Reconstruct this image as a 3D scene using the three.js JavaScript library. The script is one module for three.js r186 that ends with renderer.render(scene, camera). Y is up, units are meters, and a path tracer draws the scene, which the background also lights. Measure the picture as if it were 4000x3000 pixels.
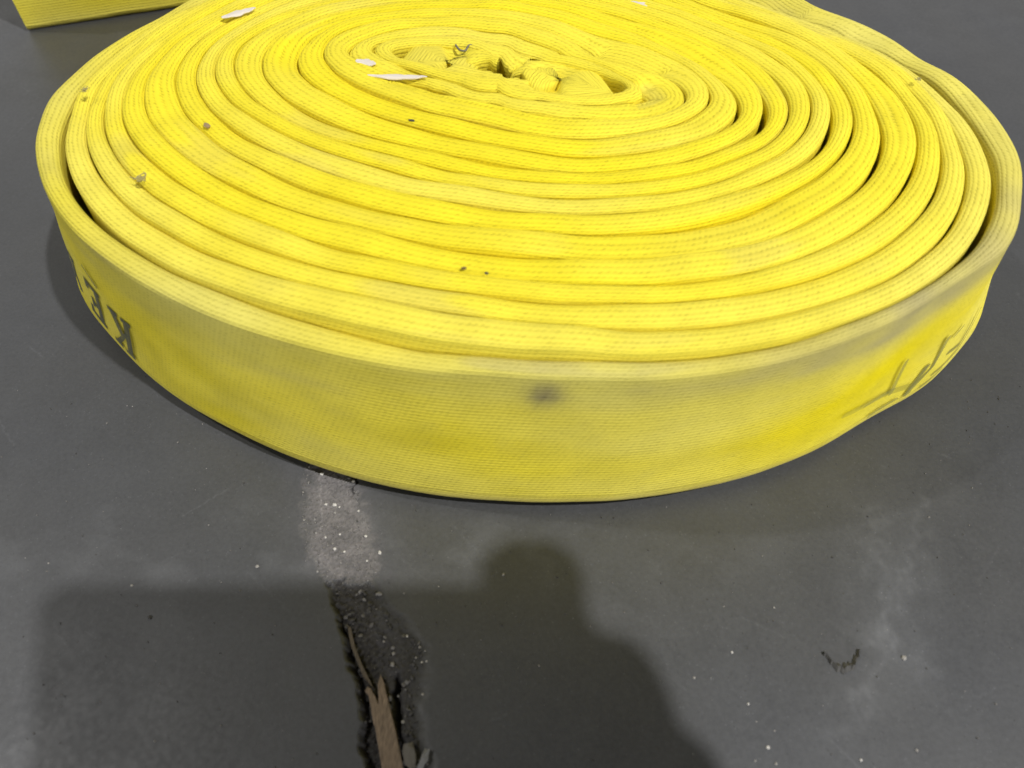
import * as THREE from 'three';
import { mergeGeometries } from 'three/addons/utils/BufferGeometryUtils.js';
import { MarchingCubes } from 'three/addons/objects/MarchingCubes.js';
import { createNoise2D, createNoise3D } from 'simplex-noise';

// ---------------------------------------------------------------- camera, light, exposure
const W = 1024, HH = 768, R = Math.PI / 180;
const TILT = 52 * R, CAM_Y = 0.25;
const scene = new THREE.Scene();
const camera = new THREE.PerspectiveCamera(53, W / HH, 0.002, 60);
camera.position.set(0, CAM_Y, 0);
camera.lookAt(0, CAM_Y - Math.sin(TILT), -Math.cos(TILT));
camera.focus = 0.33;
camera.userData.fStop = 11;
const renderer = new THREE.WebGLRenderer({ antialias: true });
renderer.setSize(W, HH);
renderer.toneMapping = THREE.LinearToneMapping;
renderer.toneMappingExposure = 1.15;
renderer.shadowMap.enabled = true;
{ // the light of the large hall all round: pale walls at eye level, a dim ceiling, the dark floor below
  const w = 128, hh = 64, d = new Float32Array(w * hh * 4);
  for (let j = 0; j < hh; j++) for (let i = 0; i < w; i++) {
    const el = ((j + 0.5) / hh - 0.5) * 180, az = ((i + 0.5) / w - 0.5) * 2 * Math.PI;
    const v = el < 0 ? 0.09 : (0.05 + 1.0 * Math.exp(-Math.pow(el / 21, 2))) * (1 + 0.65 * Math.cos(az + 2.1));
    d.set([v, v * 0.99, v * 0.965, 1], (j * w + i) * 4);
  }
  const t = new THREE.DataTexture(d, w, hh, THREE.RGBAFormat, THREE.FloatType);
  t.mapping = THREE.EquirectangularReflectionMapping; t.magFilter = t.minFilter = THREE.LinearFilter; t.needsUpdate = true;
  scene.background = t; scene.environment = t;
}
function hallLamp(dx, dy, dz, far, intensity, soft, color) { // high lamps of the hall, far outside the frame
  const l = new THREE.PointLight(color, intensity);
  const v = new THREE.Vector3(dx, dy, dz).normalize().multiplyScalar(far);
  l.position.set(v.x, v.y, v.z - 0.2);
  l.castShadow = true;
  l.shadow.radius = soft;
  scene.add(l);
  return l;
}
const lampBehind = hallLamp(0.535, 1, 0.36, 8, 174, 5, new THREE.Color(1, 0.99, 0.975));
lampBehind.name = 'hall_lamp_behind_right';
hallLamp(-0.66, 1, -0.08, 8, 42, 6, new THREE.Color(1, 0.985, 0.96)).name = 'hall_lamp_left';
hallLamp(0.52, 0.28, 1, 8, 62, 30, new THREE.Color(1, 0.99, 0.97)).name = 'hall_door_light';   // low light from the open end of the hall behind the photographer

// ---------------------------------------------------------------- helpers
function rng(seed) { let s = seed >>> 0; return () => { s = (s + 0x6d2b79f5) | 0; let t = Math.imul(s ^ (s >>> 15), 1 | s); t = (t + Math.imul(t ^ (t >>> 7), 61 | t)) ^ t; return ((t ^ (t >>> 14)) >>> 0) / 4294967296; }; }
const n2 = createNoise2D(rng(11)), n2b = createNoise2D(rng(23)), n3 = createNoise3D(rng(37));
const clamp = (x, a = 0, b = 1) => Math.min(b, Math.max(a, x));
const sstep = (a, b, x) => { const t = clamp((x - a) / (b - a)); return t * t * (3 - 2 * t); };
const lerp = (a, b, t) => a + (b - a) * t;
const gauss = (x, s) => Math.exp(-(x / s) * (x / s));
const fbm = (x, y, o = 4) => { let s = 0, a = 0.5; for (let i = 0; i < o; i++) { s += a * n2(x, y); x = x * 2.03 + 7.1; y = y * 2.03 - 3.7; a *= 0.5; } return s; };
const mix3 = (a, b, t) => [lerp(a[0], b[0], t), lerp(a[1], b[1], t), lerp(a[2], b[2], t)];
const used = new Map();
function numbered(name) { const n = used.get(name) ?? 0; used.set(name, n + 1); return n ? name + '_' + String(n).padStart(3, '0') : name; }
function tag(o, label, category, group, kind) { if (label) o.userData.label = label; if (category) o.userData.category = category; if (group) o.userData.group = group; if (kind) o.userData.kind = kind; return o; }
function mesh(name, geometry, material, parent = scene) { const m = new THREE.Mesh(geometry, material); m.name = parent === scene ? numbered(name) : name; m.castShadow = m.receiveShadow = true; parent.add(m); return m; }
function thing(name, label, category, pos = [0, 0, 0], group) { const g = new THREE.Group(); g.name = numbered(name); g.position.set(...pos); tag(g, label, category, group); scene.add(g); return g; }
function dataTexture(w, h, f, srgb, repeatX = 1, repeatY = 1) {
  const d = new Uint8Array(w * h * 4);
  for (let y = 0; y < h; y++) for (let x = 0; x < w; x++) { const c = f(x, y), i = (y * w + x) * 4; d[i] = clamp(c[0]) * 255; d[i + 1] = clamp(c[1]) * 255; d[i + 2] = clamp(c[2]) * 255; d[i + 3] = 255; }
  const t = new THREE.DataTexture(d, w, h);
  t.magFilter = THREE.LinearFilter; t.minFilter = THREE.LinearMipmapLinearFilter; t.wrapS = t.wrapT = THREE.RepeatWrapping; t.repeat.set(repeatX, repeatY);
  if (srgb) t.colorSpace = THREE.SRGBColorSpace;
  t.needsUpdate = true;
  return t;
}

// ---------------------------------------------------------------- the concrete floor with its crumbled joint
const TILE = 0.7;                                            // metres covered by one floor texture
const floorPatches = [];
function line2(px, pz, ax, az, bx, bz) { const dx = bx - ax, dz = bz - az, t = clamp(((px - ax) * dx + (pz - az) * dz) / (dx * dx + dz * dz)); return Math.hypot(px - ax - t * dx, pz - az - t * dz); }
const scuffs = [[0.132, -0.137, 0.128, -0.116], [0.128, -0.116, 0.123, -0.089], [0.123, -0.089, 0.112, -0.073], [0.112, -0.073, 0.101, -0.060], [0.151, -0.140, 0.136, -0.111], [0.136, -0.111, 0.123, -0.093], [0.123, -0.09, 0.131, -0.078]];
const scratches = [];
{ const r = rng(5); for (let i = 0; i < 130; i++) { const x = (r() - 0.5) * 0.6, z = -0.02 - r() * 0.5, a = r() < 0.5 ? 0.5 + r() * 0.5 : r() * 6.28, l = 0.004 + r() * 0.045 * r(); scratches.push([x, z, x + Math.cos(a) * l, z + Math.sin(a) * l, 0.12 + r() * 0.6]); } }
function floorTone(x, z) {                                   // multiplier on the concrete's own grey: mottling, scuffs, dust, scratches
  let t = 1 + 0.10 * fbm(x * 9, z * 9, 4) + 0.09 * fbm(x * 40 + 3, z * 40, 3) + 0.09 * n2b(x * 420, z * 420) + 0.07 * n2(x * 1100, z * 1100);
  let dust = 0;
  for (const s of scuffs) { const d = line2(x + 0.004 * n2(x * 90, z * 90), z, s[0], s[1], s[2], s[3]); dust += 0.42 * gauss(d, 0.0028) * (0.6 + 0.4 * n2b(x * 260, z * 150)) + 0.15 * gauss(d, 0.012); }
  for (const s of scratches) { if (Math.abs(x - s[0]) > 0.07 || Math.abs(z - s[1]) > 0.07) continue; dust += s[4] * 1.2 * gauss(line2(x + 0.0006 * n2(x * 300, z * 300), z, s[0], s[1], s[2], s[3]), 0.00034) * (0.5 + 0.5 * n2b(x * 700, z * 700)); }
  dust += 0.42 * sstep(0.05, 0.6, fbm(x * 22 + 8, z * 30 + 2, 4)) * gauss(z + 0.118, 0.022) * sstep(0.16, -0.02, x) ;   // swept dust in front of the roll
  const speck = n2b(x * 900, z * 900) * n2(x * 610, z * 610);
  if (speck > 0.42) dust += (speck - 0.42) * 2.4 * (0.4 + 0.6 * sstep(-0.2, 0.5, n2(x * 30, z * 30)));
  const pit = n2(x * 760 + 9, z * 760) * n2b(x * 500, z * 530 + 4);
  if (pit > 0.5) t -= (pit - 0.5) * 1.3;
  return t + dust;
}
const FN = 2048, speckRandom = rng(303);
const floorMap = dataTexture(FN, FN, (i, j) => {
  const x = ((i + 0.5) / FN - 0.5) * TILE, z = -((j + 0.5) / FN) * TILE + 0.1;
  const q = speckRandom(), k = 0.0485 * floorTone(x, z) * (q < 0.0030 ? 1.3 + 330 * q : q > 0.995 ? 0.62 : 0.93 + 0.14 * speckRandom()), warm = 0.5 + 0.5 * n2(x * 12, z * 12 + 5);
  const lin = [k * (0.965 + 0.02 * warm), k, k * (1.10 - 0.06 * warm)];
  return lin.map((v) => Math.pow(v, 1 / 2.2));
}, true);
const floorGloss = (x, z) => 0.49 + 0.06 * fbm(x * 30, z * 30, 3) + 0.05 * n2b(x * 300, z * 300);
const floorRough = dataTexture(512, 512, (i, j) => { const x = ((i + 0.5) / 512 - 0.5) * TILE, z = -((j + 0.5) / 512) * TILE + 0.1; const v = floorGloss(x, z); return [v, v, v]; }, false);
const floorBump = dataTexture(1024, 1024, (i, j) => { const x = i / 1024 * TILE, z = j / 1024 * TILE; const v = 0.5 + 0.25 * fbm(x * 60, z * 60, 3) + 0.2 * n2b(x * 380, z * 380); return [v, v, v]; }, false);
const floorMat = new THREE.MeshPhysicalMaterial({ map: floorMap, roughnessMap: floorRough, roughness: 1, bumpMap: floorBump, bumpScale: 0.00004, vertexColors: true, specularIntensity: 1, ior: 1.58 });
const floorUV = (x, z) => [x / TILE + 0.5, (0.1 - z) / TILE];
const PX0 = -0.112, PX1 = -0.008, PZ0 = -0.182, PZ1 = -0.030;   // the part of the floor with the joint, modelled in relief
{
  const S = 3, xs = [-S, PX0, PX1, S], zs = [-S, PZ0, PZ1, S], pos = [], uv = [], idx = [], col = [];
  for (const z of zs) for (const x of xs) { pos.push(x, 0, z); uv.push(...floorUV(x, z)); col.push(1, 1, 1); }
  for (let j = 0; j < 3; j++) for (let i = 0; i < 3; i++) { if (i === 1 && j === 1) continue; const a = j * 4 + i, b = a + 1, c = a + 4, d = c + 1; idx.push(a, c, b, b, c, d); }
  const g = new THREE.BufferGeometry();
  g.setAttribute('position', new THREE.Float32BufferAttribute(pos, 3)); g.setAttribute('uv', new THREE.Float32BufferAttribute(uv, 2)); g.setAttribute('color', new THREE.Float32BufferAttribute(col, 3));
  g.setIndex(idx); g.computeVertexNormals();
  const m = mesh('floor', g, floorMat); tag(m, 'smooth dark grey concrete floor', 'floor', null, 'structure');
  m.castShadow = false;
}
const curve = (pts) => (z) => { for (let i = 0; i < pts.length - 1; i++) { const [x0, z0] = pts[i], [x1, z1] = pts[i + 1]; if (z <= z1 || i === pts.length - 2) return lerp(x0, x1, clamp((z - z0) / (z1 - z0), -0.5, 1.6)); } };
const pitL = curve([[-0.0640, -0.1085], [-0.0588, -0.0971], [-0.0551, -0.0883], [-0.0515, -0.0789], [-0.0473, -0.0698], [-0.0453, -0.0562], [-0.0400, -0.0440], [-0.036, -0.03]]);
const pitR = curve([[-0.0470, -0.1100], [-0.0433, -0.1026], [-0.0351, -0.0949], [-0.0292, -0.0867], [-0.0279, -0.0781], [-0.0291, -0.0687], [-0.0272, -0.0586], [-0.0230, -0.0480], [-0.019, -0.03]]);
const dustL = curve([[-0.080, -0.166], [-0.0785, -0.150], [-0.0765, -0.131], [-0.071, -0.117], [-0.064, -0.1085]]);
const dustR = curve([[-0.062, -0.166], [-0.059, -0.148], [-0.0515, -0.131], [-0.0465, -0.117], [-0.0455, -0.1085]]);
function jointRelief(x, z) {                                 // height in metres, colour multiplier and roughness of the joint's fill
  const edge = sstep(PX0, PX0 + 0.008, x) * sstep(PX1, PX1 - 0.006, x) * sstep(PZ0, PZ0 + 0.006, z);
  let h = 0, c = [1, 1, 1], matte = 0;
  const wx = x + 0.0016 * n2(x * 160, z * 160) * sstep(-0.104, -0.112, z) + 0.0009 * n2(x * 120 + 3, z * 120) + 0.0003 * n2b(x * 520, z * 520);
  const wz = z + 0.0014 * n2b(x * 210 + 5, z * 210) + 0.0006 * n2(x * 620, z * 620 + 9);
  const inPit = sstep(-0.1100, -0.1078, wz);
  const l = pitL(z), r = pitR(z), u = (x + 0.0009 * n2(x * 120 + 3, z * 120) + 0.00035 * n2b(z * 330, 7) - l) / (r - l);
  if (inPit > 0 && u > -0.2 && u < 1.4) {
    const deep = lerp(0.0013, 0.0042, sstep(-0.108, -0.078, z));
    const wall = sstep(-0.02, 0.085, u) * inPit, slope = 1 - sstep(0.10, 0.80, u), out = 1 - sstep(0.80, 1.15, u);
    const crumb = 0.00045 * fbm(x * 420, z * 420, 3) + 0.0005 * Math.abs(n2b(x * 230, z * 210));
    const slot = sstep(-0.106, -0.094, z) * gauss(u - 0.055, 0.04) * 0.0017 + sstep(-0.080, -0.074, z) * gauss(u - lerp(0.62, 0.66, sstep(-0.075, -0.05, z)), 0.05) * 0.006;
    h -= wall * (deep * slope * 0.75 + slot) + wall * out * (0.0005 + crumb * (0.5 + slope));
    const tone = wall * out, lump = 0.86 + 0.30 * fbm(x * 520, z * 520, 3) + 0.14 * n2(x * 1500, z * 1500);
    c = mix3(c, [1.16, 1.06, 0.95].map((v) => v * lump), tone * lerp(1, 0.55, sstep(0.4, 0.9, u)));
    matte = Math.max(matte, tone);
  }
  const dl = dustL(z), dr = dustR(z);
  const dz = sstep(-0.172, -0.158, z) * (1 - sstep(-0.1110, -0.1088, wz));
  const dx = sstep(dl - 0.003, dl + 0.007, wx + 0.002 * n2(x * 70, z * 70)) * (1 - sstep(dr - 0.005, dr + 0.005, wx));
  const dust = dz * dx;
  if (dust > 0) {
    const rough = fbm(x * 480, z * 480, 3);
    h += dust * (0.00022 * rough + 0.00014 * n2b(x * 1100, z * 1100) - 0.0002);
    const f = clamp(0.80 + 0.42 * rough + 0.18 * n2(x * 90, z * 90) + 0.16 * n2b(x * 1500, z * 1500), 0.15, 1.4);
    c = mix3(c, [3.5, 3.16, 2.98], dust * f * 0.80);
    matte = Math.max(matte, dust);
  }
  const halo = gauss(Math.max(0, wx - dr), 0.010) * sstep(-0.170, -0.150, z) * (1 - sstep(-0.100, -0.06, z)) * (wx > dr ? 1 : 0) + gauss(Math.max(0, dl - wx), 0.008) * dz * (wx < dl ? 1 : 0);
  c = mix3(c, [1.4, 1.36, 1.35], 0.45 * halo * (1 - dust));
  const crack = gauss(wx - (-0.0590 + 0.0010 * n2(z * 330, 31)), 0.0005) * sstep(-0.166, -0.160, z) * (1 - sstep(-0.146, -0.141, z));
  h -= 0.0016 * crack; c = c.map((v) => v * (1 - 0.5 * crack));
  return { h: h * edge, c: mix3([1, 1, 1], c, edge), matte: clamp(matte + 0.6 * halo) * edge };
}
const jointRough = dataTexture(208, 304, (i, j) => { const x = lerp(PX0, PX1, (i + 0.5) / 208), z = lerp(PZ0, PZ1, (j + 0.5) / 304), v = lerp(floorGloss(x, z), 1, jointRelief(x, z).matte); return [v, v, v]; }, false);
jointRough.channel = 1; jointRough.wrapS = jointRough.wrapT = THREE.ClampToEdgeWrapping;
const jointMat = floorMat.clone(); jointMat.roughnessMap = jointRough;
{
  const nx = 300, nz = 420, pos = [], uv = [], uv1 = [], col = [], idx = [];
  for (let j = 0; j <= nz; j++) for (let i = 0; i <= nx; i++) {
    const x = lerp(PX0, PX1, i / nx), z = lerp(PZ0, PZ1, j / nz), rim = i === 0 || j === 0 || i === nx || j === nz;
    const { h, c } = jointRelief(x, z);
    pos.push(x, rim ? 0 : h, z); uv.push(...floorUV(x, z)); uv1.push(i / nx, j / nz); col.push(...(rim && j < nz ? [1, 1, 1] : c));
    if (i < nx && j < nz) { const a = j * (nx + 1) + i, b = a + 1, d = a + nx + 1, e = d + 1; idx.push(a, d, b, b, d, e); }
  }
  const g = new THREE.BufferGeometry();
  g.setAttribute('position', new THREE.Float32BufferAttribute(pos, 3)); g.setAttribute('uv', new THREE.Float32BufferAttribute(uv, 2)); g.setAttribute('color', new THREE.Float32BufferAttribute(col, 3));
  g.setAttribute('uv1', new THREE.Float32BufferAttribute(uv1, 2));
  g.setIndex(idx); g.computeVertexNormals();
  tag(mesh('floor_joint', g, jointMat), 'crumbling dusty joint in the concrete floor with a dark open crack', 'floor joint', null, 'structure');
}

// ---------------------------------------------------------------- fire hose: the roll
// Radii in millimetres of the seams between neighbouring turns, from the outermost outline inwards, every 9 degrees (0 = right, 90 = towards the viewer).
const SEAMS = [
  [188.5,193,191.2,187.4,176.5,169,161.5,154.5,148.5,143.5,140,139,139.5,141.5,145,149.5,155.5,162.5,169,174,176,172.5,166.9,162.3,162,161,158,155,152.5,150,149,148,150,152,156,160,161.1,162.7,172.9,179.2],
  [172.6,178.6,180,177.3,171.3,163.6,155.8,148.5,142.1,137.1,133.7,131.9,131.6,132.8,135.8,140.7,146.9,153.3,159.2,163.4,164.5,162.9,159.8,155.4,151.2,147.2,143.6,140.3,137.6,135.3,133.6,132.3,131.6,131.2,131.2,131.8,134.5,141.3,151.5,162.8],
  [164.8,169.7,171.1,168.7,163.1,155.5,147.5,140,133.2,127.3,123.2,121.2,121,122.6,125.9,130.7,137,143.8,150.2,155.3,157.3,156,152.9,148.5,144.3,140,135.9,132.2,129.4,127.1,125.4,124.3,123.8,123.8,124.1,124.9,127.6,134.4,144.6,155.7],
  [156.8,161.6,162.3,159.2,153,145.5,137.7,130.1,123.5,118.4,114.8,113,112.9,114.4,117.7,122.4,128.5,135.4,142.5,148.2,150.4,149.1,146,141.6,137.4,133,128.8,124.7,121.3,118.8,117.2,116.2,115.7,115.8,116.3,117.5,120.6,127.4,137.2,147.9],
  [149.4,153.5,153.2,149.3,143.4,137,130.3,123.1,116.6,111.4,107.7,105.4,104.9,106.2,108.8,112.9,118.8,126,134.1,140.9,143.5,142.2,139.1,134.7,130.4,125.8,121,116.6,113.1,110.6,109,108.1,107.9,108.4,109.3,110.6,113.7,120.5,130.3,140.9],
  [137.9,140.8,140.9,137.6,131.7,125.4,118.6,111.7,105.4,100.5,97.2,95.5,95,96.2,98.9,103.1,108.8,116.2,124.6,132.1,136,135.3,132.2,127.8,123.4,118.3,113.2,108.5,104.8,102.3,100.8,100,99.9,100.5,101.5,103.2,106.6,113.3,122.4,131.6],
  [130.3,132.4,130.2,124.8,118,111.3,104.7,98.6,93.3,89.3,86.9,85.6,85.7,87,89.1,92.5,97.2,103.3,111,119.1,125.4,127.3,125.2,120.8,115.3,109.8,104.6,100,96.5,94,92.6,91.9,91.9,92.6,93.8,95.6,99,105.5,114.3,123.5],
  [121.6,123.7,122,116.8,109.5,101.9,95.2,89.2,84,79.8,77.1,75.7,75.6,77.1,79.7,83,87.7,94.1,101.9,110.1,117,119.9,118.2,113.8,108,102.1,96.7,91.9,88.2,85.8,84.5,83.8,83.9,84.7,85.9,87.9,91.5,97.7,106,114.8],
  [114.4,116.6,114.6,109,101.6,94.2,87.4,81.4,76.5,72.5,69.5,67.5,67,67.5,69.3,72.7,77.7,84.4,92.6,101.6,109.2,112.7,111.3,106.8,100.9,94.6,88.8,83.8,80,77.5,76.3,75.7,76,77,78.6,80.8,84.5,90.7,99,107.7],
  [104.6,108.5,107.5,102.1,94.7,87.3,80.5,74.5,69.6,65.6,62.6,60.6,60.1,60.6,62.4,65.8,70.8,77.3,85.1,93.6,101.4,105.4,104.2,99.5,93.2,86.6,80.7,75.6,71.7,69.2,68.1,67.6,67.9,68.9,70.4,72.6,76.2,82,89.5,97.6],
  [94.4,98.6,98.9,94.7,87.8,80.4,73.6,67.6,62.7,58.7,55.7,53.7,53.2,53.7,55.4,58.5,62.8,68.4,75.5,83.4,90.3,93.8,92.9,88.6,82.6,76.4,71,66.5,63.1,60.9,59.9,59.5,59.9,60.9,62.4,64.6,68.2,73.6,80.5,87.9],
  [80.5,87.7,90,86.4,79,71.2,64.4,58.5,53.6,49.8,47.1,45.4,44.5,44.7,45.6,47.6,51,55.5,61.5,68.8,75.9,79.9,79.2,75.8,71.3,66.3,61.4,57.3,54.1,51.9,50.6,50,50,50.8,52.1,54,56.7,60.3,64.9,71.8],
  [72.4,78.4,79,73.9,66.5,59.5,53.4,48.2,44,40.6,37.9,36.3,35.6,35.7,36.8,38.6,41.1,44.9,50,56.5,63.7,69.4,70.9,67.7,62,56.5,51.8,48.1,45.1,42.8,41.4,40.5,40.2,40.7,41.9,43.5,45.8,49.9,56.5,64.2],
  [54.8,66.5,71.1,66.1,56.2,46.5,40.3,34.4,31,27.8,24.5,23.4,23.7,24,24.3,24.6,25.3,27.8,31.5,40.2,50.4,59.3,59.2,55.1,50.6,45.8,41.5,38.5,35.5,33.1,31.8,30.6,29.3,30,31.3,32.6,33.9,35.2,36.5,41.1],
  [39.1,47.1,56,49.6,41.4,34.3,28.1,25,22.2,19.3,16.4,16.4,16.8,17.1,17.4,17.7,18.4,20.2,23.2,28,35.4,46.7,51.8,47.3,39.5,33.3,30,26.7,23.4,22.5,22,21.6,21.1,20.7,21.6,23,24.3,25.7,27.1,32.8],
  [30.3,38.3,47.2,40.8,32.6,25.5,19.3,16.2,13.4,10.5,7.6,7.6,8.2,8.8,9.5,10.1,10.7,11.4,14.4,19.2,26.6,37.9,43,38.5,30.7,24.5,21.2,17.9,14.6,13.7,13.2,12.8,12.3,11.9,12.8,14.2,15.5,16.9,18.3,24],
];
const SEAM_Z = [0, 0, 5, 5.5, 6, 6.5, 7, 7.5, 8, 8.5, 9, 10, 11, 12, 12, 11.5, 11, 11];   // how much higher each turn stands, mm
const CX = -0.00486, CZ = -0.27551, HOSE_H = 0.082, HOSE_T = 0.0083;
function seam(k, deg) {
  const row = SEAMS[Math.min(k, SEAMS.length - 1)], n = row.length, x = (((deg % 360) + 360) % 360) / (360 / n), i = Math.floor(x), f = x - i;
  const p = (j) => row[(i + j + n) % n], a = p(-1), b = p(0), c = p(1), d = p(2);
  const v = b + 0.5 * f * (c - a + f * (2 * a - 5 * b + 4 * c - d + f * (3 * (b - c) + d - a)));
  return (k >= SEAMS.length ? Math.max(v * 0.14, 0.7) : v) / 1000;
}
const FLARE = (deg) => { const d = ((deg % 360) + 360) % 360; return 0.023 * gauss(Math.min(Math.abs(d - 9), Math.abs(d - 369)), 14) + 0.019 * gauss(d - 176, 15) + 0.003 * gauss(d - 150, 14) - 0.0035 * gauss(d - 62, 26); };
// where the turns stand apart and a dark slit opens: [seam, angle, angular spread, width in mm]
const SLITS = [[1, 158, 12, 2.2], [1, 176, 10, 0.9], [1, 16, 16, 2.6], [1, 338, 24, 7], [2, 168, 10, 1.3], [2, 20, 16, 1.6], [3, 177, 10, 2.2], [3, 14, 16, 2.4], [4, 16, 15, 2.2], [4, 186, 8, 0.8], [5, 20, 13, 2.6], [5, 188, 10, 1.4], [6, 22, 12, 2.0],
  [7, 20, 14, 3.0], [7, 190, 9, 0.9], [8, 191, 8, 2.0], [8, 14, 9, 0.8], [9, 193, 8, 2.0], [9, 16, 9, 0.7], [10, 18, 11, 4.2], [10, 197, 8, 2.0], [11, 18, 9, 2.6], [11, 200, 7, 2.0], [12, 14, 8, 0.8], [12, 202, 7, 1.6], [13, 8, 9, 2.2], [13, 203, 7, 1.2], [14, 10, 9, 3.0], [14, 198, 7, 0.8], [15, 10, 10, 4.5], [15, 200, 8, 2.5]];
function slit(k, deg) { let g = 0.03; for (const [q, a, w, mm] of SLITS) if (q === k) { let d = Math.abs((((deg - a) % 360) + 540) % 360 - 180); g += mm * (k > 1 ? 0.52 : 1) * gauss(d, w); } return g / 1000; }
// one continuous spiral: each turn runs right, front, left and slips inwards to the next seam along the back
function ringPoint(turn, deg) {                              // deg from 270 (back) to 630 (back again)
  const s = deg > 575 ? sstep(575, 630, deg) * 0.5 : deg < 325 ? 0.5 + 0.5 * sstep(270, 325, deg) : 0;
  const at = (k) => { if (deg > 575) return lerp(seam(k, deg), seam(k + 1, deg), s); if (deg < 325 && turn > 0) return lerp(seam(k - 1, deg), seam(k, deg), s); return seam(k, deg); };
  const zAt = deg > 575 ? lerp(SEAM_Z[turn + 1], SEAM_Z[Math.min(turn + 2, 16)], s) : deg < 325 && turn > 0 ? lerp(SEAM_Z[turn], SEAM_Z[turn + 1], s) : SEAM_Z[turn + 1];
  const low = turn === 1 ? 3.8 : turn === 2 ? 2 : turn === 3 ? 1 : 0, dd = ((deg % 360) + 360) % 360;   // the outer turns stand proud only towards the front
  return { ro: at(turn), ri: at(turn + 1), lift: (zAt - low * (1 - gauss(dd - 95, 42)) * (deg > 575 ? 1 - sstep(575, 630, deg) * 0.5 : 1)) / 1000 };
}
const TURNS = 16;
const stations = [];
{
  let s = 0, px, pz;
  for (let turn = 0; turn < TURNS; turn++) {
    let deg = turn === 0 ? 286 : 270;
    while (deg < 630) {
      const { ro, ri, lift } = ringPoint(turn, deg), a = deg * R;
      const e = 0.4, q = ringPoint(turn, Math.min(deg + e, 629.9)), slope = (q.ro - ro) / (e * R) / ro;  // dr / (r dphi)
      const cosPsi = 1 / Math.sqrt(1 + slope * slope);
      const tRad = Math.min(Math.max(ro - ri - slit(turn + 1, deg) / cosPsi, 0.0042), (turn === TURNS - 1 ? 0.05 : turn === 0 ? 0.021 : 0.0145) / cosPsi);
      const rc = ro - 0.0001 - tRad / 2, x = CX + Math.cos(a) * rc, z = CZ + Math.sin(a) * rc;
      let nx = Math.cos(a) + Math.sin(a) * slope, nz = Math.sin(a) - Math.cos(a) * slope; const nl = Math.hypot(nx, nz); nx /= nl; nz /= nl;
      if (px !== undefined) s += Math.hypot(x - px, z - pz);
      px = x; pz = z;
      stations.push({ tau: turn + (deg - 270) / 360, x, z, nx, nz, half: tRad * cosPsi / 2, lift, s, turn, deg, flare: turn === 0 ? FLARE(deg) : 0 });
      deg += clamp(0.0019 / (rc / cosPsi) / R, 0.25, 5);
    }
  }
}

const NOUT = 16, NTOP = 14, NIN = 8, NBOT = 8;
function profile(half, yTop, yBot, foot = 0.0036) {          // closed section of a flattened hose standing on its edge: [offset, y, kind]
  const pts = [], crown = Math.min(half, 0.0022 + 0.0008 * (foot > 0.005 ? 1 : 0)), wide = sstep(0.0055, 0.0095, half) * (half < 0.0112 ? 1 : 0), groove = 0.0011 * sstep(0.0050, 0.0060, half) * (1 - wide), ft = Math.min(foot, 0.009);
  for (let i = 0; i <= NOUT; i++) pts.push([half, lerp(yBot + ft, yTop - crown, i / NOUT), 0]);
  for (let i = 1; i < NTOP; i++) { const a = Math.PI * i / NTOP, c = Math.cos(a); pts.push([half * Math.sign(c) * Math.pow(Math.abs(c), 0.9), yTop - crown + crown * Math.pow(Math.sin(a), 0.85) - groove * gauss(c + 0.15, 0.16) - wide * 0.010 * Math.pow((1 - c) / 2, 1.3), 1]); }
  for (let i = 0; i <= NIN; i++) pts.push([-half, lerp(yTop - crown - wide * 0.010, yBot + ft, i / NIN), 2]);
  for (let i = 1; i <= NBOT; i++) { const a = Math.PI * i / NBOT; pts.push([-half * Math.cos(a), yBot + ft - ft * Math.sin(a), 3]); }
  return pts;
}
const CLEAN = [0.86, 0.715, 0.006], WORN = [0.83, 0.745, 0.175], GREY = [0.44, 0.385, 0.205];
const TURN_DIRT = [0.72, 0.34, 0.26, 0.16, 0.08, 0.12, 0.05, 0.22, 0.10, 0.04, 0.05, 0.04, 0.10, 0.20, 0.26, 0.24];
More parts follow.
